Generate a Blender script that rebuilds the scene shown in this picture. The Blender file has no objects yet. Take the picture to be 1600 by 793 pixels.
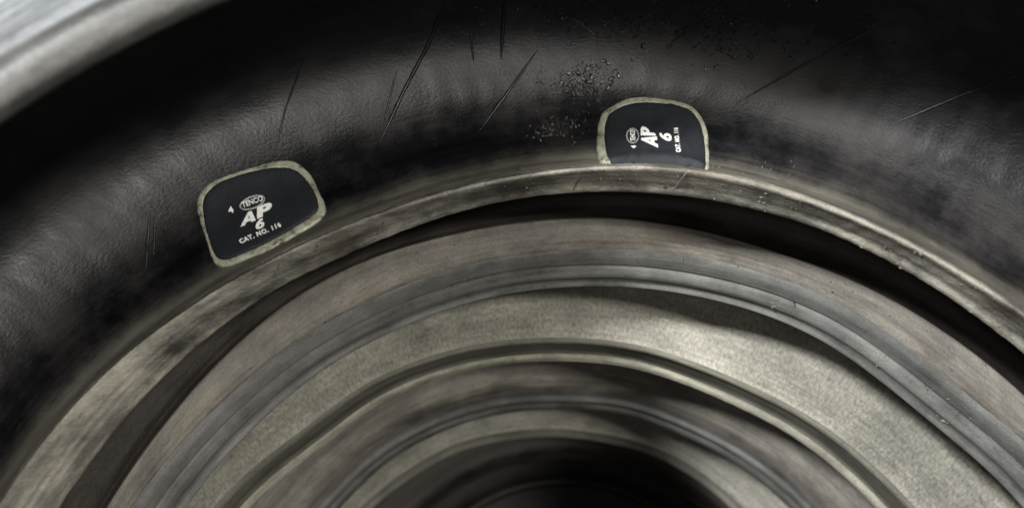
import bpy, math, random
import numpy as np
from mathutils import Vector, Matrix
from mathutils.bvhtree import BVHTree

scene = bpy.context.scene
col = scene.collection
random.seed(4)
rng = np.random.default_rng(7)

# ------------------------------------------------------------------ camera
# the stack of tyres stands on the floor (z = 0); the camera hangs H0 above it
H0 = 1.02
F_PX = 1300.0
d = np.array([75.0, 550.0, F_PX]); d /= np.linalg.norm(d)      # straight down, seen from the camera
ez = -d
ey = np.array([0, -1.0, 0]) - np.dot([0, -1.0, 0], ez) * ez; ey /= np.linalg.norm(ey)
ex = np.cross(ey, ez)
M = np.array([ex, ey, ez])                                     # camera (x right, y down, z forward) -> world
CAM = np.array([0.0, 0.0, H0])
cam_d = bpy.data.cameras.new('camera'); cam = bpy.data.objects.new('camera', cam_d); col.objects.link(cam)
cr = M @ np.array([1, 0, 0]); cu = M @ np.array([0, -1, 0]); cb = M @ np.array([0, 0, -1])
cam.matrix_world = Matrix(((cr[0], cu[0], cb[0], 0), (cr[1], cu[1], cb[1], 0), (cr[2], cu[2], cb[2], H0), (0, 0, 0, 1)))
cam_d.sensor_width = 36; cam_d.lens = 36 * F_PX / 1600
cam_d.clip_start = 0.01; cam_d.clip_end = 50
cam_d.dof.use_dof = True; cam_d.dof.focus_distance = 0.32; cam_d.dof.aperture_fstop = 9.0
scene.camera = cam

# ------------------------------------------------------------------ world and lamps
w = bpy.data.worlds.new('World'); scene.world = w; w.use_nodes = True
w.node_tree.nodes['Background'].inputs[0].default_value = (0.75, 0.85, 1.0, 1)
w.node_tree.nodes['Background'].inputs[1].default_value = 0.05
scene.view_settings.view_transform = 'Standard'
scene.view_settings.look = 'None'
scene.view_settings.exposure = 0.0
scene.view_settings.gamma = 1.0

def lamp(name, kind, loc, power, colour, size=0.02, target=None, size_y=None):
    l = bpy.data.lights.new(name, kind); o = bpy.data.objects.new(name, l); col.objects.link(o)
    l.energy = power; l.color = colour; o.location = loc
    if kind == 'POINT': l.shadow_soft_size = size
    else:
        l.size = size
        if size_y: l.shape = 'RECTANGLE'; l.size_y = size_y
        o.rotation_euler = (Vector(target) - Vector(loc)).to_track_quat('-Z', 'Y').to_euler()
    return o
#LIGHTS
_a, _e, _d = math.radians(163), math.radians(62), 1.3
_t = Vector((0.0, -0.05, H0 - .16))
lamp('workshop_lamp', 'AREA', _t + Vector((math.cos(_e) * math.cos(_a), math.cos(_e) * math.sin(_a), math.sin(_e))) * _d, 47, (0.98, 0.98, 0.98), 0.15, _t)
lamp('added_corner_light', 'AREA', (-1.5, 0.75, H0 + .16), 2.6, (0.86, 0.93, 1.0), 0.35, (-.15, .15, H0 - .14))  # added source with no doorway behind it, brightens the top sidewall at the corner
_a2, _e2 = math.radians(-14), math.radians(62)
lamp('bench_lamp', 'AREA', _t + Vector((math.cos(_e2) * math.cos(_a2), math.cos(_e2) * math.sin(_a2), math.sin(_e2))) * _d, 18, (1.0, 0.97, 0.90), 0.16, _t)
lamp('fill_light', 'POINT', (-0.03, -0.05, H0 + 0.12), 1.1, (1.0, 0.95, 0.88), 0.02)  # added weak fill near the camera, not a lamp of the place
#END

# ------------------------------------------------------------------ measured rings -> real circles
def back(pts):
    p = np.array(pts, float)
    v = np.c_[p[:, 0] - 800, p[:, 1] - 396.5, np.full(len(p), F_PX)] @ M.T
    return v[:, :2] / -v[:, 2:3]
NT = 720
TH = np.linspace(-math.pi / 2, 1.5 * math.pi, NT + 1)
class Ring:
    def __init__(s, pts, h, sig=6):
        q = back(pts) * h
        A = np.c_[2 * q, np.ones(len(q))]
        k = np.linalg.lstsq(A, (q ** 2).sum(1), rcond=None)[0]
        s.c = k[:2]; s.r = math.sqrt(k[2] + k[0] ** 2 + k[1] ** 2); s.h = h
        e = q - s.c; th = np.arctan2(e[:, 1], e[:, 0]); dr = np.hypot(e[:, 0], e[:, 1]) - s.r
        th = np.where(th < -math.pi / 2, th + 2 * math.pi, th)
        wgt = np.exp(-((TH[:, None] - th[None]) / math.radians(sig)) ** 2 / 2)
        s.d = (wgt * dr).sum(1) / (wgt.sum(1) + 0.08)
    def row(s, dr, h, k=1.0):
        rr = s.r + dr + s.d * k
        return np.c_[s.c[0] + rr * np.cos(TH), s.c[1] + rr * np.sin(TH), np.full(NT + 1, H0 - h)]
RN = Ring([(0, 180), (60, 142), (150, 90), (220, 55), (350, 0), (480, -50), (620, -100), (850, -165), (1100, -200), (1350, -190), (1600, -130)], .146)
RA = Ring([(22, 765), (62, 695), (110, 630), (180, 570), (300, 478), (430, 402), (560, 348), (700, 300), (830, 272), (950, 260), (1080, 262), (1200, 290), (1330, 335), (1440, 390), (1540, 450), (1600, 490)], .247)
RB = Ring([(99, 786), (173, 677), (248, 598), (347, 509), (446, 440), (545, 400), (600, 375), (700, 336), (789, 313), (903, 301), (1016, 300), (1092, 311), (1213, 336), (1308, 366), (1387, 410), (1478, 460), (1561, 525), (1600, 553)], .263)
RC = Ring([(292, 791), (347, 717), (421, 648), (495, 583), (599, 525), (698, 484), (797, 458), (896, 449), (996, 450), (1050, 455), (1198, 494), (1277, 524), (1367, 590), (1446, 658), (1570, 757)], .343)
RH = Ring([(173, 793), (188, 747), (248, 672), (347, 559), (446, 474), (520, 425), (600, 400), (744, 358), (865, 343), (997, 342), (1100, 362), (1213, 396), (1327, 434), (1440, 495), (1520, 549), (1600, 613)], .3125)
RD = Ring([(396, 786), (495, 707), (619, 618), (708, 583), (777, 571), (921, 566), (1000, 576), (1100, 613), (1124, 623), (1248, 687), (1362, 786)], .417)
RE = Ring([(540, 787), (614, 717), (698, 673), (797, 645), (872, 643), (971, 648), (1074, 687), (1149, 727), (1198, 762)], .547)
RF = Ring([(589, 787), (649, 742), (723, 702), (797, 687), (921, 687), (1035, 717), (1087, 747), (1137, 790)], .654)
CEN = np.array([0.008, -0.062])
RG = RF
for R_ in (RN, RA, RB, RC, RD, RE, RF): print(R_.h, R_.c.round(4), round(R_.r, 4))

def spline(ctrl, n):                       # ctrl: list of [NT+1,3] rows -> Catmull-Rom rows
    out = []
    P = [ctrl[0] * 2 - ctrl[1]] + ctrl + [ctrl[-1] * 2 - ctrl[-2]]
    for i in range(1, len(P) - 2):
        for k in range(n):
            t = k / n; a, b, c, e = P[i - 1], P[i], P[i + 1], P[i + 2]
            out.append(0.5 * (2 * b + (c - a) * t + (2 * a - 5 * b + 4 * c - e) * t * t + (3 * b - a - 3 * c + e) * t ** 3))
    out.append(ctrl[-1]); return np.array(out)

def vnoise(u, v, seed):                    # smooth periodic-in-u value noise
    r = np.random.default_rng(seed); out = np.zeros_like(u)
    for _ in range(14):
        fu = r.integers(1, 40); fv = r.uniform(-60, 60)
        out += np.sin(fu * u + fv * v * 3 + r.uniform(0, 6.3)) / math.sqrt(fu)
    for _ in range(10):
        fu = r.integers(60, 260); fv = r.uniform(-300, 300)
        out += .35 * np.sin(fu * u + fv * v + r.uniform(0, 6.3)) * np.clip(np.sin(r.integers(3, 9) * u + r.uniform(0, 6)), 0, 1)
    return out / 5

def lathe(name, ctrl, mat, parent, n=5, wob=0.0, seed=1, flip=False):
    G = spline(ctrl, n); m = len(G)
    arc = np.r_[0, np.cumsum(np.linalg.norm(np.diff(G[:, NT // 2], axis=0), axis=1))]
    if wob:
        U, V = np.meshgrid(TH, arc); nz = vnoise(U, V, seed)
        e = np.gradient(G, axis=0); t = np.gradient(G, axis=1); nn = np.cross(e, t)
        nn /= np.linalg.norm(nn, axis=2, keepdims=True) + 1e-12
        fade = np.minimum(1, np.minimum(np.arange(m), np.arange(m)[::-1]) / 4.0)[:, None]
        wv = (nz * wob * fade); wv[:, -1] = wv[:, 0]
        G = G + nn * wv[..., None]
    verts = G[:, :NT].reshape(-1, 3)
    i, j = np.meshgrid(np.arange(m - 1), np.arange(NT), indexing='ij')
    i = i.ravel(); j = j.ravel(); j2 = (j + 1) % NT
    f = np.stack([i * NT + j, i * NT + j2, (i + 1) * NT + j2, (i + 1) * NT + j], 1)
    if flip: f = f[:, ::-1]
    me = bpy.data.meshes.new(name); me.from_pydata(verts.tolist(), [], f.tolist())
    uv = me.uv_layers.new(name='uv')
    jj = np.stack([j, j + 1, j + 1, j], 1); ii = np.stack([i, i, i + 1, i + 1], 1)
    if flip: jj = jj[:, ::-1]; ii = ii[:, ::-1]
    uv.data.foreach_set('uv', np.stack([TH[jj] * 0.2, arc[ii]], 2).astype(np.float32).ravel())
    me.shade_smooth(); me.materials.append(mat)
    o = bpy.data.objects.new(name, me); col.objects.link(o)
    if parent: o.parent = parent
    return o

def thing(name, label, cat, group=None, loc=(0, 0, 0)):
    o = bpy.data.objects.new(name, None); o.empty_display_size = .05; col.objects.link(o); o.location = loc
    o['label'] = label; o['category'] = cat
    if group: o['group'] = group
    return o
def reparent(o, p):
    o.parent = p; o.matrix_parent_inverse = Matrix.Translation(-Vector(p.location))

# ------------------------------------------------------------------ materials
def mat_new(name):
    m = bpy.data.materials.new(name); m.use_nodes = True; nt = m.node_tree
    return m, nt, nt.nodes['Principled BSDF']
def nd(nt, t, **k):
    n = nt.nodes.new(t)
    for a, b in k.items():
        if a in n.inputs: n.inputs[a].default_value = b
        else: setattr(n, a, b)
    return n
def uvscaled(nt, su, sv):
    tc = nd(nt, 'ShaderNodeUVMap'); mp = nd(nt, 'ShaderNodeMapping'); mp.inputs['Scale'].default_value = (su, sv, 1)
    nt.links.new(tc.outputs[0], mp.inputs[0]); return mp.outputs[0]
def noise(nt, vec, scale, detail=4, rough=.6):
    n = nd(nt, 'ShaderNodeTexNoise'); n.inputs['Scale'].default_value = scale
    n.inputs['Detail'].default_value = detail; n.inputs['Roughness'].default_value = rough
    nt.links.new(vec, n.inputs['Vector']); return n.outputs['Fac']
def ramp(nt, fac, stops):
    r = nd(nt, 'ShaderNodeValToRGB'); e = r.color_ramp.elements
    while len(e) < len(stops): e.new(.5)
    for k, (p, c) in zip(e, stops):
        k.position = p; k.color = (*c, 1) if len(c) == 3 else c
    nt.links.new(fac, r.inputs[0]); return r.outputs[0]
def mixc(nt, fac, a, b, mode='MIX'):
    m = nd(nt, 'ShaderNodeMix', data_type='RGBA', blend_type=mode)
    for s, v in ((m.inputs[0], fac), (m.inputs[6], a), (m.inputs[7], b)):
        if isinstance(v, (int, float)): s.default_value = v
        elif isinstance(v, tuple): s.default_value = (*v, 1)
        else: nt.links.new(v, s)
    return m.outputs[2]
def g(v): return (v, v, v)

def rubber(name, base, dust, lo, hi, rough=(.45, .8), streak=(14, 160), grain=900, bump=.25, rust=None, radial=None, spec=.5, bdist=.0006, wavebump=0, grime=.45, broad=None, edge=None):
    """base rubber with a film of dust; lo/hi are the noise levels between which the dust shows"""
    m, nt, b = mat_new(name)
    s1 = noise(nt, uvscaled(nt, *streak), 1, 5, .65)
    s2 = noise(nt, uvscaled(nt, 38, 38), 1, 5, .7)
    s3 = noise(nt, uvscaled(nt, 7, 9), 1, 3, .5)
    a = nd(nt, 'ShaderNodeMath', operation='ADD'); nt.links.new(s1, a.inputs[0]); nt.links.new(s2, a.inputs[1])
    a2 = nd(nt, 'ShaderNodeMath', operation='ADD'); nt.links.new(a.outputs[0], a2.inputs[0]); nt.links.new(s3, a2.inputs[1])
    a3 = nd(nt, 'ShaderNodeMath', operation='DIVIDE'); nt.links.new(a2.outputs[0], a3.inputs[0]); a3.inputs[1].default_value = 3
    fac = ramp(nt, a3.outputs[0], [(lo, g(0)), (hi, g(1))])
    c = mixc(nt, fac, base, dust)
    if rust:
        rf = ramp(nt, noise(nt, uvscaled(nt, 30, 55), 1, 5, .7), [(.52, g(0)), (.70, g(.75))])
        c = mixc(nt, rf, c, rust)
    gr = noise(nt, uvscaled(nt, grain, grain * .45 if radial else grain), 1, 3, .7)
    gm = ramp(nt, gr, [(.32, g(.62 if radial else .80)), (.68, g(1.3 if radial else 1.12))])
    c = mixc(nt, 1.0, c, gm, 'MULTIPLY')
    if edge:                                # dust gathered beside the bead, thinning out over a few millimetres
        sp = nd(nt, 'ShaderNodeSeparateXYZ'); nt.links.new(nd(nt, 'ShaderNodeUVMap').outputs[0], sp.inputs[0])
        ad = nd(nt, 'ShaderNodeMath', operation='MULTIPLY_ADD'); nt.links.new(s1, ad.inputs[0]); ad.inputs[1].default_value = -.010; nt.links.new(sp.outputs['Y'], ad.inputs[2])
        c = mixc(nt, ramp(nt, ad.outputs[0], [(0.0, g(.6)), (.005, g(0))]), c, edge)
    if grime:
        k1 = ramp(nt, noise(nt, uvscaled(nt, 11, 70), 1, 6, .72), [(.40, g(1 - grime)), (.56, g(1.0))])
        k2 = ramp(nt, noise(nt, uvscaled(nt, 130, 260), 1, 4, .7), [(.30, g(1 - grime)), (.40, g(1.0))])
        k3 = ramp(nt, noise(nt, uvscaled(nt, 3.2, 420), 1, 3, .6), [(.38, g(1 - grime * .6)), (.52, g(1.0)), (.66, g(1.0)), (.74, g(1.35))])
        for k_ in (k1, k2, k3): c = mixc(nt, 1.0, c, k_, 'MULTIPLY')
    nt.links.new(c, b.inputs['Base Color'])
    rr = ramp(nt, fac, [(0, g(rough[0])), (1, g(rough[1]))]); nt.links.new(rr, b.inputs['Roughness'])
    b.inputs['Specular IOR Level'].default_value = spec
    bp = nd(nt, 'ShaderNodeBump'); bp.inputs['Strength'].default_value = bump; bp.inputs['Distance'].default_value = bdist
    nt.links.new(gr, bp.inputs['Height'])
    bp2 = nd(nt, 'ShaderNodeBump'); bp2.inputs['Strength'].default_value = bump if broad is None else broad; bp2.inputs['Distance'].default_value = .0009
    nt.links.new(s2, bp2.inputs['Height']); nt.links.new(bp.outputs[0], bp2.inputs['Normal'])
    last = bp2
    if wavebump:
        ln = noise(nt, uvscaled(nt, 6, 1100), 1, 2, .5)
        bp3 = nd(nt, 'ShaderNodeBump'); bp3.inputs['Strength'].default_value = wavebump; bp3.inputs['Distance'].default_value = .0006
        nt.links.new(ln, bp3.inputs['Height']); nt.links.new(last.outputs[0], bp3.inputs['Normal']); last = bp3
    nt.links.new(last.outputs[0], b.inputs['Normal'])
    return m

M_LINER = rubber('black_liner_rubber', (.0045, .0045, .006), (.022, .020, .0195), .46, .60, (.33, .58), (36, 30), 900, .22, spec=.42, grime=.5, broad=.04, edge=(.16, .15, .125))
M_LINE = rubber('moulded_line_rubber', (.0045, .0045, .006), (.016, .015, .015), .46, .60, (.33, .58), (36, 30), 900, .2, spec=.4)
M_BEAD1 = rubber('dusty_bead_rubber', (.06, .056, .047), (.38, .36, .30), .42, .56, (.5, .85), (45, 110), 900, .6, rust=(.16, .12, .09), grime=.5)
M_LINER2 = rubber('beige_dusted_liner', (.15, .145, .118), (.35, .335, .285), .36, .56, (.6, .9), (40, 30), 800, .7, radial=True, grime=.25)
M_SEAT = rubber('smooth_grey_bead_rubber', (.05, .051, .049), (.26, .26, .245), .38, .60, (.22, .42), (12, 90), 900, .2, wavebump=.12, grime=.22, spec=.65)
M_FLANGE = rubber('brown_dusted_rubber', (.06, .055, .047), (.23, .212, .18), .38, .55, (.55, .85), (30, 70), 900, .4, rust=(.13, .105, .085), grime=.4)
M_SEATB = rubber('olive_dusted_bead', (.07, .07, .055), (.20, .19, .15), .38, .6, (.6, .85), (16, 120), 800, .5, grime=.4)
M_HEEL = rubber('pale_worn_bead_edge', (.16, .15, .12), (.46, .44, .36), .36, .55, (.5, .8), (40, 120), 800, .6)
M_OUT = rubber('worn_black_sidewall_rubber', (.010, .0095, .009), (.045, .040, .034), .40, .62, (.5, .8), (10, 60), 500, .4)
M_SIDE2 = rubber('shade_dark_sidewall_rubber', (.014, .012, .011), (.065, .055, .046), .40, .60, (.5, .8), (12, 80), 600, .4)  # dark tone holds the shadow under the top bead and in the hole
M_BEAD0 = rubber('scuffed_shade_bead_rubber', (.03, .03, .03), (.13, .13, .12), .40, .60, (.4, .7), (10, 90), 600, .4)  # darker than the sidewall: shade on the inward-facing lip put into the colour
M_TOP = rubber('scuffed_glare_sidewall_rubber', (.07, .075, .078), (.22, .23, .235), .36, .56, (.45, .7), (12, 70), 500, .4)  # paler than the other sidewalls: glare on the upward face put into the colour

# ------------------------------------------------------------------ tyres
GROUP = 'worn tyres stacked flat on one another'
def tyre(name, label, up_heel, up_toe, lo_toe, lo_heel, mats, ctr_out, prof_up, prof_in, prof_lo, z, seed):
    pass

def C(ring, dr, h, k=1.0): return ring.row(dr, h, k)
class Mean:                                # a plain circle to steer the outer parts of a tyre
    def __init__(s, c, r): s.c = np.array(c); s.r = r; s.d = np.zeros(NT + 1)
    row = Ring.row
O = Mean(CEN, 0.0)
def blend(a, b, t): return a * (1 - t) + b * t

# ---- the patched tyre on top
t1 = thing('tyre', 'patched tyre with glossy black lining, on top of the stack', 'tyre', None, (CEN[0], CEN[1], H0 - .298))
liner_ctrl = [C(RA, .0035, .2515), C(RA, .008, .2540, .9), C(RA, .016, .2555, .8), C(RA, .028, .2565, .5), C(RA, .040, .2535, .3),
              C(O, .2495, .2450), C(O, .2590, .2320), C(O, .2670, .2140), C(O, .2710, .1960), C(O, .2700, .1810), C(O, .2650, .1680),
              C(O, .2590, .1590), C(RN, .034, .1560, .6), C(RN, .014, .1530), C(RN, .003, .1500)]
liner = lathe('inner_liner', liner_ctrl, M_LINER, None, 8, .0006, 3)
lo_bead = lathe('bead', [C(RA, .0035, .2515), C(RA, .0014, .2490), C(RA, .0001, .2472), C(RA, -.0008, .2478), blend(C(RA, -.001, .2510), C(RB, 0.0012, .2510), .35),
                 blend(C(RA, .0, .2555), C(RB, .0006, .2555), .75), C(RB, .0008, .2585), C(RB, .0000, .2612), C(RB, .0002, .2632), C(RB, .002, .2650), C(RB, .006, .2670), C(RB, .014, .2710)], M_BEAD1, None, 8, .0007, 8)
lo_side = lathe('sidewall', [C(RB, .014, .2710), C(RB, .028, .282), C(O, .240, .2990), C(O, .263, .3060), C(O, .285, .3000), C(O, .300, .2740)], M_OUT, None, 8)
tread = lathe('tread', [C(O, .300, .2740), C(O, .308, .2600), C(O, .310, .23), C(O, .310, .20), C(O, .306, .180)], M_OUT, None, 6)
up_side = lathe('sidewall', [C(O, .306, .180), C(O, .292, .168), C(O, .268, .160), C(RN, .045, .1550, .6), C(RN, .028, .1490, .7), C(RN, .016, .1435, .9), C(RN, .0095, .1413)], M_TOP, None, 8)
up_bead = lathe('bead', [C(RN, .0095, .1413), C(RN, .0055, .1404), C(RN, .003, .1410), C(RN, .0012, .1426), C(RN, .0002, .1442), C(RN, 0, .1460), C(RN, .0006, .1480), C(RN, .003, .1500)], M_BEAD0, None, 8, .0003, 9)
lo_bead['label'] = 'pale dusty lower bead'; liner['label'] = 'glossy black lining with fine raised lines'
parts1 = [liner, lo_bead, lo_side, tread, up_side, up_bead]

# ---- second tyre
t2 = thing('tyre', 'dusty beige tyre directly under the patched tyre', 'tyre', None, (CEN[0], CEN[1], H0 - .44))
# outer face rises from the bulge in to the bead flange, then heel, ribbed seat, toe
p2 = []
p2.append(lathe('sidewall', [C(O, .306, .345), C(O, .292, .322), C(O, .263, .3065), C(O, .243, .3110), C(RH, .012, .3165), C(RH, .004, .3155), C(RH, .0002, .3130)], M_SIDE2, None, 8))
ub2 = lathe('bead', [C(RC, .0078, .3165), C(RC, .0064, .3180), C(RC, .0050, .3205), C(RC, .0042, .3240), C(RC, .0038, .3268), C(RC, .0041, .3282), C(RC, .0026, .3300), C(RC, .0012, .3328),
                    C(RC, .0010, .3350), C(RC, .0018, .3372), C(RC, .0016, .3400), C(RC, .0000, .3425), C(RC, .0008, .3440), C(RC, .0030, .3450)], M_SEAT, None, 6, .0002, 12)
fl2 = lathe('bead_flange', [C(RH, .0002, .3130), C(RH, -.0010, .3118), blend(C(RH, 0, .3125), C(RC, .0078, .3125), .35), blend(C(RH, 0, .3140), C(RC, .0078, .3140), .75), C(RC, .0078, .3160), C(RC, .0066, .3178)], M_FLANGE, None, 6, .0002, 13)
p2 += [ub2, fl2]
ln2 = lathe('inner_liner', [C(RC, .0030, .3450), C(RC, .012, .3440), C(RC, .03, .3420), C(O, .245, .3430), C(O, .272, .3520), C(O, .288, .3680), C(O, .284, .3860), C(O, .265, .3950), C(O, .24, .3965),
                    C(RD, .028, .3950, .5), C(RD, .017, .3925, .8), C(RD, .008, .3898), C(RD, .004, .3890)], M_LINER2, None, 8, .0005, 14)
lb2 = lathe('bead', [C(RD, .004, .3890), C(RD, .0022, .3896), C(RD, .0016, .3915), C(RD, .0024, .3940), C(RD, .0026, .4000), C(RD, .0030, .4080), C(RD, .0022, .4110)], M_SEATB, None, 8, .00035, 15)
hl2 = lathe('bead_heel', [C(RD, .0022, .4110), C(RD, .0006, .4135), C(RD, 0, .4165), C(RD, .0016, .4190), C(RD, .006, .4205), C(RD, .014, .4225)], M_HEEL, None, 8, .0004, 16)
ls2 = lathe('sidewall', [C(RD, .014, .4225), C(RD, .03, .434), C(O, .245, .452), C(O, .265, .459), C(O, .284, .448), C(O, .300, .412)], M_OUT, None, 8)
td2 = lathe('tread', [C(O, .300, .412), C(O, .308, .395), C(O, .309, .37), C(O, .306, .345)], M_OUT, None, 6)
p2 += [ln2, lb2, hl2, ls2, td2]

# ---- third tyre
t3 = thing('tyre', 'tyre third from the top, grey ribbed bead around the dark hole', 'tyre', None, (CEN[0], CEN[1], H0 - .70))
p3 = []
p3.append(lathe('sidewall', [C(O, .306, .52), C(O, .29, .478), C(O, .265, .4595), C(O, .250, .467), C(RE, .045, .479, .7), C(RE, .034, .488, .8)], M_OUT, None, 8))
p3.append(lathe('bead_flange', [C(RE, .034, .488, .8), C(RE, .026, .4935), C(RE, .018, .4975), C(RE, .0105, .5010), C(RE, .0065, .5045), C(RE, .0045, .510)], M_FLANGE, None, 6, .0002, 18))
p3.append(lathe('bead', [C(RE, .0050, .5085), C(RE, .0040, .5135), C(RE, .0030, .5180), C(RE, .0012, .5200), C(RE, .0004, .5225), C(RE, .0018, .5250), C(RE, .0020, .5320), C(RE, .0004, .5360), C(RE, -.0002, .5400), C(RE, .0004, .5440), C(RE, .0010, .5475), C(RE, .004, .5495)], M_SEAT, None, 6, .0002, 19))
ln3 = lathe('inner_liner', [C(RE, .004, .5495), C(RE, .015, .549), C(RE, .035, .547), C(O, .245, .549), C(O, .278, .562), C(O, .288, .59), C(O, .280, .620), C(O, .25, .632), C(RG, .04, .6330), C(RG, .022, .6330), C(RG, .008, .6300), C(RG, .004, .6290)], M_LINER2, None, 8, .0005, 20)
lb3 = lathe('bead', [C(RG, .004, .6290), C(RG, .0020, .6297), C(RG, .0012, .6320), C(RG, .0030, .6350), C(RG, .0030, .6430), C(RG, .0010, .6500), C(RG, 0, .6540), C(RG, .0016, .6570), C(RG, .006, .6590), C(RG, .014, .6610)], M_LINER2, None, 8, .00035, 21)
p3 += [ln3, lb3]
p3.append(lathe('sidewall', [C(RG, .014, .6610), C(RG, .03, .676), C(O, .245, .698), C(O, .265, .705), C(O, .285, .690), C(O, .302, .65)], M_OUT, None, 8))
p3.append(lathe('tread', [C(O, .302, .65), C(O, .309, .62), C(O, .309, .56), C(O, .306, .52)], M_OUT, None, 6))

# ---- bottom tyre
t4 = thing('tyre', 'bottom tyre, brown bead barely seen deep in the dark hole', 'tyre', None, (CEN[0], CEN[1], 0.0))
Q = Mean(CEN + np.array([0, -.003]), .19)
p4 = []  # dark rubber on every part puts the shade of the hole into the colour
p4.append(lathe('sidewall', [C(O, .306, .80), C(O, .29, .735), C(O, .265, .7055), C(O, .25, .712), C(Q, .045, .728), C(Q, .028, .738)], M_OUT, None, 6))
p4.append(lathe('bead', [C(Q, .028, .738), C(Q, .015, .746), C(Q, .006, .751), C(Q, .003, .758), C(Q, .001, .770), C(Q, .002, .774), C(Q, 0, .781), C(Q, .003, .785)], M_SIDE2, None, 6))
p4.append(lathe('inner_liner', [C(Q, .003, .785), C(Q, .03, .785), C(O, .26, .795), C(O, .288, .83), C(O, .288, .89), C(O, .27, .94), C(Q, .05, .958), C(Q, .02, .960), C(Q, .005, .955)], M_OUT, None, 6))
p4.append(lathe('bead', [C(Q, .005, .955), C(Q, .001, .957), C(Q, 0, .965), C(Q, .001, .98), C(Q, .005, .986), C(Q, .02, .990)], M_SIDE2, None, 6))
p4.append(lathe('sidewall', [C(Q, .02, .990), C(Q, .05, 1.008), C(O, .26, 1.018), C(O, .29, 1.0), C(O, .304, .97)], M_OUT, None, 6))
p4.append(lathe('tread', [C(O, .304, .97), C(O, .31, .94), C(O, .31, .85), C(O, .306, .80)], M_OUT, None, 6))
for t, ps in ((t1, parts1), (t2, p2), (t3, p3), (t4, p4)):
    for o in ps: reparent(o, t)

# ------------------------------------------------------------------ floor
m, nt, b = mat_new('shade_dark_concrete')  # dark base colour stands in for shade at the bottom of the hole
tc = nd(nt, 'ShaderNodeTexCoord'); c1 = noise(nt, tc.outputs['Object'], 3, 6, .6); c2 = noise(nt, tc.outputs['Object'], 60, 4, .7)
cc = ramp(nt, c1, [(.3, (.03, .028, .028)), (.7, (.06, .055, .055))]); cc = mixc(nt, .3, cc, ramp(nt, c2, [(.3, g(.02)), (.7, g(.08))]))
nt.links.new(cc, b.inputs['Base Color']); b.inputs['Roughness'].default_value = .7
bp = nd(nt, 'ShaderNodeBump'); bp.inputs['Strength'].default_value = .3; bp.inputs['Distance'].default_value = .002
nt.links.new(c2, bp.inputs['Height']); nt.links.new(bp.outputs[0], b.inputs['Normal'])
me = bpy.data.meshes.new('floor'); me.from_pydata([(-4, -4, 0), (4, -4, 0), (4, 4, 0), (-4, 4, 0)], [], [(0, 1, 2, 3)]); me.materials.append(m)
fl = bpy.data.objects.new('floor', me); col.objects.link(fl); fl['kind'] = 'structure'

# ------------------------------------------------------------------ things stuck to the lining
def bvh(o):
    return BVHTree.FromPolygons([v.co.copy() for v in o.data.vertices], [tuple(p.vertices) for p in o.data.polygons])
def ray(x, y):
    return Vector(M @ np.array([x - 800, y - 396.5, F_PX])).normalized()
CV = Vector(CAM)
T_LINER = bvh(liner)
# the patches run on down behind the bead: surface they lie on = lining plus the hidden root of the bead
_e = spline([C(RB, .007, .2665), C(RA, .0052, .2620), C(RA, .0042, .2560), C(RA, .0035, .2515)], 5); _n = len(_e)
_ev = [Vector(v) for v in _e.reshape(-1, 3)]; _ef = [(i * (NT + 1) + j, i * (NT + 1) + j + 1, (i + 1) * (NT + 1) + j + 1, (i + 1) * (NT + 1) + j) for i in range(_n - 1) for j in range(NT)]
_lv = [v.co.copy() for v in liner.data.vertices]; _k = len(_lv)
T_PATCH = BVHTree.FromPolygons(_lv + _ev, [tuple(p.vertices) for p in liner.data.polygons] + [tuple(a + _k for a in f) for f in _ef])
def hit(tree, x, y, off=0.0):
    dr = ray(x, y); p, n, i, dist = tree.ray_cast(CV, dr)
    sunk = False
    if p is None:
        sunk = True
        if off is None: return None
        for k in range(1, 30):
            v = Vector((x - 900, y - 1290)).normalized() * k
            p, n, i, dist = tree.ray_cast(CV, ray(x + v.x, y + v.y))
            if p is not None: break
        else: return None
    if n.dot(dr) > 0: n = -n
    if sunk and off != 0: off = -.003
    return p + n * off, n
def smooth_loop(pts, n):
    pts = [np.array(p, float) for p in pts]; L = len(pts); out = []
    for i in range(L):
        a, b_, c, e = pts[i - 1], pts[i], pts[(i + 1) % L], pts[(i + 2) % L]
        for k in range(6):
            t = k / 6; out.append(.5 * (2 * b_ + (c - a) * t + (2 * a - 5 * b_ + 4 * c - e) * t * t + (3 * b_ - a - 3 * c + e) * t ** 3))
    out = np.array(out); s = np.r_[0, np.cumsum(np.linalg.norm(np.diff(np.vstack([out, out[:1]]), axis=0), axis=1))]
    q = np.linspace(0, s[-1], n, endpoint=False); o2 = np.vstack([out, out[:1]])
    return np.c_[np.interp(q, s, o2[:, 0]), np.interp(q, s, o2[:, 1])]
def align(inner, outer):                    # start both loops at the same bearing
    c = outer.mean(0)
    def roll(l):
        a = np.arctan2(l[:, 1] - c[1], l[:, 0] - c[0]); i = int(np.argmin(abs(a))); l = np.roll(l, -i, 0)
        if (np.roll(l, -1, 0)[0] - l[0])[1] < 0: l = np.roll(l[::-1], 1, 0)
        return l
    return roll(inner), roll(outer)
def mesh_obj(name, V, Fc, mat, parent, smooth=True):
    me = bpy.data.meshes.new(name); me.from_pydata([tuple(v) for v in V], [], Fc); me.validate()
    if smooth: me.shade_smooth()
    me.materials.append(mat)
    o = bpy.data.objects.new(name, me); col.objects.link(o)
    if parent: reparent(o, parent)
    return o
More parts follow.
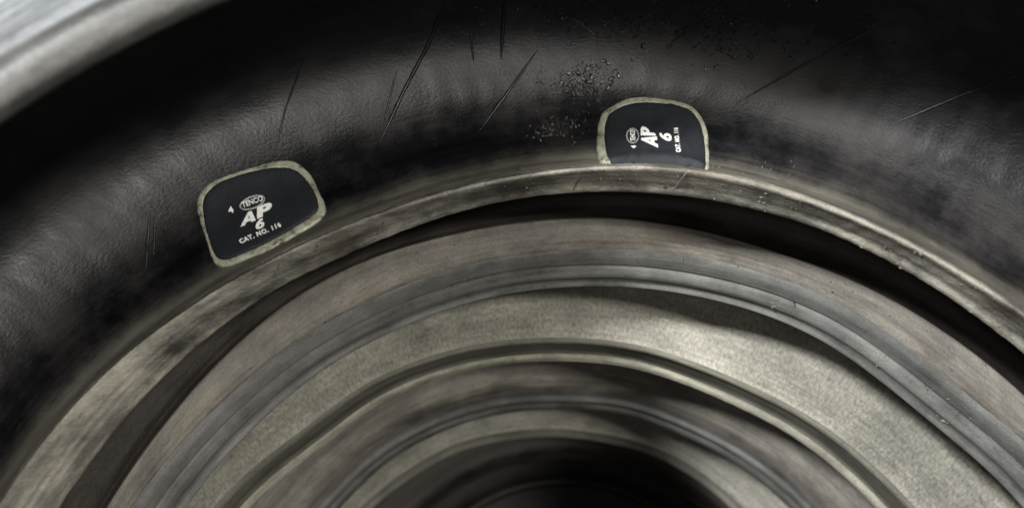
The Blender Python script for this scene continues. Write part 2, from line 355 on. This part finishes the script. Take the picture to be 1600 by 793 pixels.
def loops_mesh(name, loops, mat, parent, cap):   # loops: list of (Nx2 px, offset)
    V = []; F_ = []; n = len(loops[0][0])
    for k, (lp, off) in enumerate(loops):
        for i, (x, y) in enumerate(lp):
            o_ = off if np.isscalar(off) else off[i]
            V.append(hit(T_PATCH, x, y, o_)[0])
    for k in range(len(loops) - 1):
        for i in range(n):
            j = (i + 1) % n; F_.append((k * n + i, k * n + j, (k + 1) * n + j, (k + 1) * n + i))
    if cap: F_.append(tuple(range((len(loops) - 1) * n, len(loops) * n)))
    return mesh_obj(name, V, F_, mat, parent)

m, nt, b = mat_new('cream_gum_rubber'); tc = nd(nt, 'ShaderNodeTexCoord')
n1 = noise(nt, tc.outputs['Object'], 260, 5, .7); n2 = noise(nt, tc.outputs['Object'], 900, 3, .7)
c_ = ramp(nt, n1, [(.34, (.07, .068, .045)), (.46, (.24, .24, .18)), (.70, (.38, .38, .30))])
c_ = mixc(nt, .35, c_, ramp(nt, n2, [(.3, g(.15)), (.7, g(.6))]), 'OVERLAY'); nt.links.new(c_, b.inputs['Base Color'])
b.inputs['Roughness'].default_value = .38
bp = nd(nt, 'ShaderNodeBump'); bp.inputs['Strength'].default_value = .8; bp.inputs['Distance'].default_value = .0006
nt.links.new(n1, bp.inputs['Height']); nt.links.new(bp.outputs[0], b.inputs['Normal']); M_CREAM = m
m, nt, b = mat_new('patch_black_rubber'); tc = nd(nt, 'ShaderNodeTexCoord')
n1 = noise(nt, tc.outputs['Object'], 120, 5, .7); n2 = noise(nt, tc.outputs['Object'], 1500, 3, .7)
c_ = ramp(nt, n1, [(.3, (.007, .008, .011)), (.75, (.015, .017, .021))]); nt.links.new(c_, b.inputs['Base Color'])
b.inputs['Roughness'].default_value = .6; b.inputs['Specular IOR Level'].default_value = .25
bp = nd(nt, 'ShaderNodeBump'); bp.inputs['Strength'].default_value = .5; bp.inputs['Distance'].default_value = .0004
nt.links.new(n2, bp.inputs['Height']); nt.links.new(bp.outputs[0], b.inputs['Normal']); M_PAD = m
def ink(name, c, amt):
    m, nt, b = mat_new(name); tc = nd(nt, 'ShaderNodeTexCoord'); n1 = noise(nt, tc.outputs['Object'], 900, 4, .7)
    nt.links.new(ramp(nt, n1, [(.3, tuple(x * amt for x in c)), (.6, c)]), b.inputs['Base Color']); b.inputs['Roughness'].default_value = .6
    return m
M_INK = ink('white_print', (.80, .80, .77), .75); M_INKG = ink('worn_grey_print', (.36, .37, .36), .4)

BOLD = {'A': [[(0, 0), (.27, 1), (.70, 1), (1, 0), (.70, 0), (.65, .19), (.35, .19), (.29, 0)], [(.41, .40), (.50, .72), (.59, .40)]],
        'P': [[(0, 0), (0, 1), (.62, 1), (.86, .95), (1, .80), (1, .58), (.86, .42), (.62, .36), (.40, .36), (.40, 0)], [(.40, .60), (.40, .78), (.56, .78), (.63, .73), (.63, .65), (.56, .60)]],
        '6': [[(.80, 1), (.48, .94), (.20, .74), (.03, .45), (.02, .24), (.14, .07), (.36, 0), (.64, 0), (.86, .07), (.99, .24), (.98, .42), (.86, .56), (.66, .63), (.52, .62), (.62, .74), (.92, .84)], [(.36, .32), (.42, .43), (.54, .46), (.65, .40), (.67, .29), (.60, .19), (.47, .17), (.38, .23)]]}
def glyphs(name, text, quad, tree, mat, parent, bold=0.0, off=.00025, space=1.0):
    if text in BOLD:                       # heavy block letters drawn as outlines with their counters
        cu_ = bpy.data.curves.new(name, 'CURVE'); cu_.dimensions = '2D'; cu_.fill_mode = 'BOTH'
        for k_, lp in enumerate(BOLD[text]):
            sp = cu_.splines.new('POLY'); sp.points.add(len(lp) - 1); sp.use_cyclic_u = True
            for p_, q_ in zip(sp.points, lp): p_.co = (q_[0], q_[1], 0, 1)
    else:
        cu_ = bpy.data.curves.new(name, 'FONT'); cu_.body = text; cu_.size = 1; cu_.offset = bold; cu_.space_character = space; cu_.resolution_u = 4
    tmp = bpy.data.objects.new(name, cu_); col.objects.link(tmp); bpy.context.view_layer.update()
    me = bpy.data.meshes.new_from_object(tmp); bpy.data.objects.remove(tmp)
    P = np.array([v.co[:2] for v in me.vertices]); mn = P.min(0); mx = P.max(0); UV = (P - mn) / (mx - mn)
    TL, TR, BR, BL = [np.array(q, float) for q in quad]; V = []
    for u, v in UV:
        q = (BL * (1 - u) + BR * u) * (1 - v) + (TL * (1 - u) + TR * u) * v
        h_ = hit(tree, q[0], q[1], off); V.append(h_[0] if h_ else Vector((0, 0, 0)))
    F_ = [tuple(p.vertices) for p in me.polygons]
    # give the print a little body: skirt down to the pad
    edges = {}
    for f in F_:
        for a, c in zip(f, f[1:] + f[:1]):
            edges[(a, c)] = 1
    nV = len(V)
    V2 = V + [v - (hit(tree, *[0, 0])[1] * 0 if False else Vector((0, 0, .0003))) for v in V]
    for (a, c) in list(edges):
        if (c, a) not in edges: F_.append((c, a, a + nV, c + nV))
    return mesh_obj(name, V2, F_, mat, parent, smooth=False)
def oval(name, cx, cy, a, b_, rot, wd, tree, mat, parent, fill=False, off=.00022):
    V = []; F_ = []; n = 48; r = math.radians(rot)
    for k in range(n):
        t = 2 * math.pi * k / n
        for s in (0, 1):
            aa, bb = a - s * wd, b_ - s * wd; x, y = aa * math.cos(t), bb * math.sin(t)
            V.append(hit(tree, cx + x * math.cos(r) - y * math.sin(r), cy + x * math.sin(r) + y * math.cos(r), off)[0])
    for k in range(n):
        j = (k + 1) % n; F_.append((2 * k, 2 * j, 2 * j + 1, 2 * k + 1))
    nV = len(V); V += [v - Vector((0, 0, .0003)) for v in V]
    for k in range(n):
        j = (k + 1) % n; F_ += [(2 * k, 2 * k + nV, 2 * j + nV, 2 * j), (2 * k + 1, 2 * j + 1, 2 * j + 1 + nV, 2 * k + 1 + nV)]
    if fill: F_.append(tuple(2 * k + 1 for k in range(n)))
    return mesh_obj(name, V, F_, mat, parent, smooth=False)

def patch(label, outer, inner, seed):
    outer = smooth_loop(outer, 160); inner = smooth_loop(inner, 160); inner, outer = align(inner, outer)
    r = np.random.default_rng(seed); jag = np.convolve(r.normal(0, 1, 160), [.25, .5, .25], 'same') * .55
    cen = outer.mean(0); dirn = outer - cen; dirn /= np.linalg.norm(dirn, axis=1, keepdims=True)
    outer = outer + dirn * jag[:, None]
    inner = inner + dirn * (np.convolve(r.normal(0, 1, 160), [.25, .5, .25], 'same') * .35)[:, None]
    inner = inner + (outer - inner) * .14
    p0 = hit(T_LINER, *cen)[0]
    T = thing('tyre_patch', label, 'tyre patch', 'repair patches glued inside the tyre', tuple(p0))
    rg = lambda s: np.convolve(r.normal(0, 1, 160), [.2, .6, .2], 'same') * s
    mid = lambda t: outer * (1 - t) + inner * t
    loops_mesh('gum_border', [(outer, -.0004), (mid(.04), .0003), (mid(.18), .0008 + rg(.00012)), (mid(.5), .0010 + rg(.0002)), (mid(.8), .0011 + rg(.00015)), (mid(1.0), .0012), (mid(1.03), .0006)], M_CREAM, T, False)
    ic = inner.mean(0); sh = lambda k: ic + (inner - ic) * k
    loops = [(sh(1.0), .0005), (sh(.998), .0013), (sh(.985), .0017), (sh(.95), .0019)] + [(sh(k), .0020 + .0006 * (1 - k)) for k in (.85, .7, .55, .4, .25, .1, .03)]
    pad = loops_mesh('rubber_pad', loops, M_PAD, T, True)
    me_ = pad.data; off = Vector(p0)
    return T, pad, bvh(pad)

L_out = [(308, 317), (316, 298), (335, 282), (372, 269), (410, 257), (435, 251), (458, 252), (474, 261), (488, 277), (499, 300), (509, 321), (508, 335), (496, 348), (460, 370), (419, 391), (372, 411), (349, 417), (337, 413), (330, 400), (322, 373), (311, 341)]
L_in = [(320, 317), (327, 302), (344, 287), (372, 276), (405, 268), (435, 265), (458, 268), (474, 279), (488, 297), (497, 317), (496, 331), (485, 341), (458, 359), (419, 381), (377, 400), (355, 407), (341, 402), (331, 381), (322, 345)]
R_out = [(932, 236), (932, 214), (935, 191), (943, 174), (964, 162), (981, 154), (1003, 152), (1039, 155), (1063, 160), (1082, 167), (1095, 182), (1104, 201), (1107, 223), (1108, 249), (1107, 276), (1085, 287), (1040, 286), (1000, 282), (965, 274), (940, 261)]
R_in = [(947, 228), (946, 206), (951, 186), (964, 174), (981, 167), (1007, 164), (1039, 165), (1061, 169), (1078, 177), (1089, 191), (1095, 208), (1099, 227), (1100, 247), (1098, 272), (1076, 279), (1040, 278), (1003, 274), (972, 266), (953, 251)]
PL, padL, TL_ = patch('cream-edged black repair patch tilted left, its AP 6 print nearly upright, fully in view', L_out, L_in, 1)
PR, padR, TR_ = patch('cream-edged black repair patch with sideways print, its lower edge hidden by the pale bead', R_out, R_in, 2)
def q_rot(x0, y0, x1, y1, up, slant=0.0):    # baseline from (x0,y0) to (x1,y1), height up
    bx = np.array([x1 - x0, y1 - y0], float); L = np.linalg.norm(bx); bx /= L; n = np.array([bx[1], -bx[0]])
    BL = np.array([x0, y0], float); BR = np.array([x1, y1], float); s = bx * slant * up
    return [BL + n * up + s, BR + n * up + s, BR, BL]
glyphs('lettering', 'A', [(384.5, 333), (397, 328), (400, 344), (376, 354.5)], TL_, M_INK, PL, .085)
glyphs('lettering', 'P', [(402, 323.5), (425, 315), (424, 334), (402, 342)], TL_, M_INK, PL, .085)
glyphs('lettering', '6', [(400, 345), (412, 340.5), (414, 354), (400, 360)], TL_, M_INK, PL, .085, off=.00035)
glyphs('lettering', 'CAT. NO. 116', q_rot(376, 381, 440, 354, 7.5), TL_, M_INK, PL, .03, space=1.15)
glyphs('lettering', '4', q_rot(358.5, 334, 366, 331.5, 10), TL_, M_INK, PL, .02)
oval('logo_oval', 394.5, 316.5, 21, 10, -21, 2.2, TL_, M_INKG, PL)
glyphs('lettering', 'TENCO', q_rot(380, 325, 412, 313.5, 8.5), TL_, M_INK, PL, .015, off=.0004)
glyphs('lettering', 'A', [(1002, 221), (1002, 214), (1026, 214), (1028, 231)], TR_, M_INK, PR, .075)
glyphs('lettering', 'P', [(1001, 212), (1001, 197), (1020, 203), (1025, 212.5)], TR_, M_INK, PR, .085)
glyphs('lettering', '6', [(1030, 217), (1030, 207), (1049, 210), (1049, 222)], TR_, M_INK, PR, .075)
glyphs('lettering', 'CAT. NO. 116', [(1056, 238), (1052, 200), (1059, 200), (1064, 238)], TR_, M_INK, PR, .03, space=1.15)
glyphs('lettering', '4', [(986, 232), (986, 228), (994, 228), (994, 232)], TR_, M_INK, PR, .02)
oval('logo_oval', 988.5, 212.5, 10, 12, 0, 1.6, TR_, M_INKG, PR)
glyphs('lettering', 'TENCO', [(985, 221), (984, 204), (992, 204), (993, 221)], TR_, M_INK, PR, .015, off=.0004)

# raised mould lines on the lining
def tube_on(name, pts, rad, mat, parent, tree=T_LINER, lift=.0):
    P = []; pts = [np.array(p, float) for p in pts]
    for a, c in zip(pts[:-1], pts[1:]):
        n = max(2, int(np.linalg.norm(c - a) / 6))
        for k in range(n): P.append(a + (c - a) * k / n)
    P.append(pts[-1]); H = [hit(tree, x, y, lift) for x, y in P]; H = [h for h in H if h]
    V = []; F_ = []; m_ = 8
    for i, (p, n) in enumerate(H):
        a = H[max(0, i - 1)][0]; c = H[min(len(H) - 1, i + 1)][0]; t = (c - a).normalized(); s = t.cross(n).normalized()
        fr = i / (len(H) - 1); rr = rad * (min(1, .25 + 3 * min(fr, 1 - fr))) * random.uniform(.85, 1.15)
        for k in range(m_):
            q = 2 * math.pi * k / m_; V.append(p + s * math.cos(q) * rr * 1.1 + n * math.sin(q) * rr)
    for i in range(len(H) - 1):
        for k in range(m_): F_.append((i * m_ + k, i * m_ + (k + 1) % m_, (i + 1) * m_ + (k + 1) % m_, (i + 1) * m_ + k))
    F_.append(tuple(range(m_))); F_.append(tuple(range((len(H) - 1) * m_, len(H) * m_)))
    return mesh_obj(name, V, F_, mat, parent)
LINES = [([(706, -20), (668, 72), (632, 140), (592, 225)], .0010), ([(790, -15), (786, 40), (783, 92)], .0011), ([(840, 78), (800, 135), (748, 206)], .0008),
         ([(475, 90), (446, 170), (428, 248)], .0006), ([(234, 335), (228, 420)], .0007), ([(243, 330), (240, 400)], .0006),
         ([(1400, 30), (1330, 62), (1240, 110), (1150, 162)], .0010), ([(1620, 105), (1500, 150), (1390, 196)], .0010), ([(735, 50), (740, 95)], .0007), ([(620, 110), (600, 190)], .0005),
         ([(1130, -10), (1070, 50), (1040, 75)], .0008), ([(890, 25), (935, 60)], .0006)]
for pts, r_ in LINES: tube_on('mould_line', pts, r_ * (.62 if pts[0][0] < 1200 else .4), M_LINE, t1)

# torn, scabby scuffs left of the right-hand patch: many little shreds, one mass
def shreds(name, centre, spread, count, size, mat, parent, tree=T_LINER, lift=(.0, .0008), tall=1.0):
    V = []; F_ = []
    for _ in range(count):
        x = random.gauss(centre[0], spread[0]); y = random.gauss(centre[1], spread[1]); h_ = hit(tree, x, y, random.uniform(*lift))
        if not h_: continue
        p, n = h_; t = n.orthogonal().normalized(); t = Matrix.Rotation(random.uniform(0, 6.28), 3, n) @ t; s = n.cross(t)
        a = size * random.uniform(.3, 1.3); bq = a * random.uniform(.25, .7); k0 = len(V); kk = 7
        top = n * (a * random.uniform(.10, .40) * tall)
        for k in range(kk):
            q = 2 * math.pi * k / kk; j = random.uniform(.6, 1.25); V.append(p + t * math.cos(q) * a * j + s * math.sin(q) * bq * j - n * .0006)
        for k in range(kk):
            q = 2 * math.pi * k / kk; j = random.uniform(.3, .75); V.append(p + t * math.cos(q) * a * j + s * math.sin(q) * bq * j + top * random.uniform(.5, 1.2))
        for k in range(kk): F_.append((k0 + k, k0 + (k + 1) % kk, k0 + kk + (k + 1) % kk, k0 + kk + k))
        F_.append(tuple(k0 + kk + k for k in range(kk)))
    o = mesh_obj(name, V, F_, mat, parent, smooth=False); o['kind'] = 'stuff'; return o
M_SCAB = rubber('torn_black_rubber', (.008, .008, .009), (.07, .066, .06), .45, .62, (.3, .6), (90, 90), 700, .6)
shreds('torn_scuff_mark', (915, 128), (26, 18), 150, .0013, M_SCAB, t1, tall=.35)
shreds('torn_scuff_mark', (872, 196), (22, 9), 90, .0012, M_SCAB, t1, tall=.35)
shreds('torn_scuff_mark', (945, 25), (75, 24), 220, .0009, M_SCAB, t1)
shreds('torn_scuff_mark', (1130, 45), (70, 28), 160, .0009, M_SCAB, t1)
T_C = bvh(ub2); T_B = bvh(lo_bead); T_D = bvh(hl2)
def crumbs(spots, tree, mat, parent):
    for (x, y), sp, n, sz in spots: shreds('dirt_crumbs', (x, y), sp, n, sz, mat, parent, tree, (0, .0002))
M_CRUMB = rubber('grey_dirt_crumb', (.10, .095, .08), (.30, .28, .24), .4, .6)
crumbs([((1195, 478), (14, 5), 14, .0007), ((1365, 560), (10, 10), 8, .0009), ((1490, 650), (22, 22), 16, .0009), ((760, 440), (60, 8), 8, .0006), ((420, 590), (30, 30), 8, .0006)], T_C, M_CRUMB, t2)
crumbs([((1390, 405), (30, 12), 30, .0008), ((1210, 315), (60, 10), 30, .0006), ((1500, 480), (40, 20), 40, .0007), ((430, 430), (20, 12), 18, .0008), ((900, 280), (150, 8), 30, .0006)], T_B, M_CRUMB, t1)
crumbs([((640, 385), (90, 20), 16, .0009), ((1000, 280), (200, 12), 30, .0007)], T_B, M_SCAB, t1)
T_F = bvh(fl2)
crumbs([((360, 500), (60, 40), 14, .0007), ((740, 365), (60, 8), 14, .0008), ((1340, 470), (80, 30), 16, .0007)], T_F, M_SCAB, t2)

M_GLOSS = rubber('tar_black_smears', (.004, .004, .004), (.010, .010, .010), .45, .6, (.3, .5), (90, 90), 700, .3)
def smears(spots):
    for (x, y), sp, n, sz in spots:
        o = shreds('tar_smear', (x, y), sp, n, sz, M_GLOSS, t1, T_LINER, (0.0001, .0002), .12)
smears([((915, 118), (34, 14), 60, .0013), ((960, 30), (40, 18), 50, .0019), ((1130, 45), (60, 22), 60, .0020), ((788, 40), (4, 26), 30, .0011), ((1290, 30), (60, 30), 40, .0016), ((880, 180), (20, 10), 20, .0012), ((740, 75), (5, 22), 14, .0009)])
M_FLECK = rubber('grey_dust_fleck', (.05, .05, .05), (.20, .19, .18), .4, .6)
shreds('pale_fleck', (880, 150), (40, 40), 60, .00035, M_FLECK, t1)
shreds('pale_fleck', (868, 205), (22, 6), 50, .0006, M_FLECK, t1, tall=.5)
shreds('pale_fleck', (1180, 262), (60, 6), 30, .0004, M_FLECK, t1)
shreds('pale_fleck', (1200, 90), (260, 50), 50, .0003, M_FLECK, t1)
for pts, r_ in [([(1078, 262), (1050, 300)], .0003), ([(908, 276), (893, 301)], .0003), ([(436, 412), (428, 432)], .0004), ([(600, 345), (588, 368)], .0003)]:
    tube_on('scratch', pts, r_, M_FLANGE, t1, T_B)
for pts, r_ in [([(1067, 393), (1068, 408)], .0004), ([(1240, 470), (1243, 480)], .0004), ([(1446, 600), (1450, 610)], .0005)]:
    tube_on('scratch', pts, r_, M_FLANGE, t2, T_C)
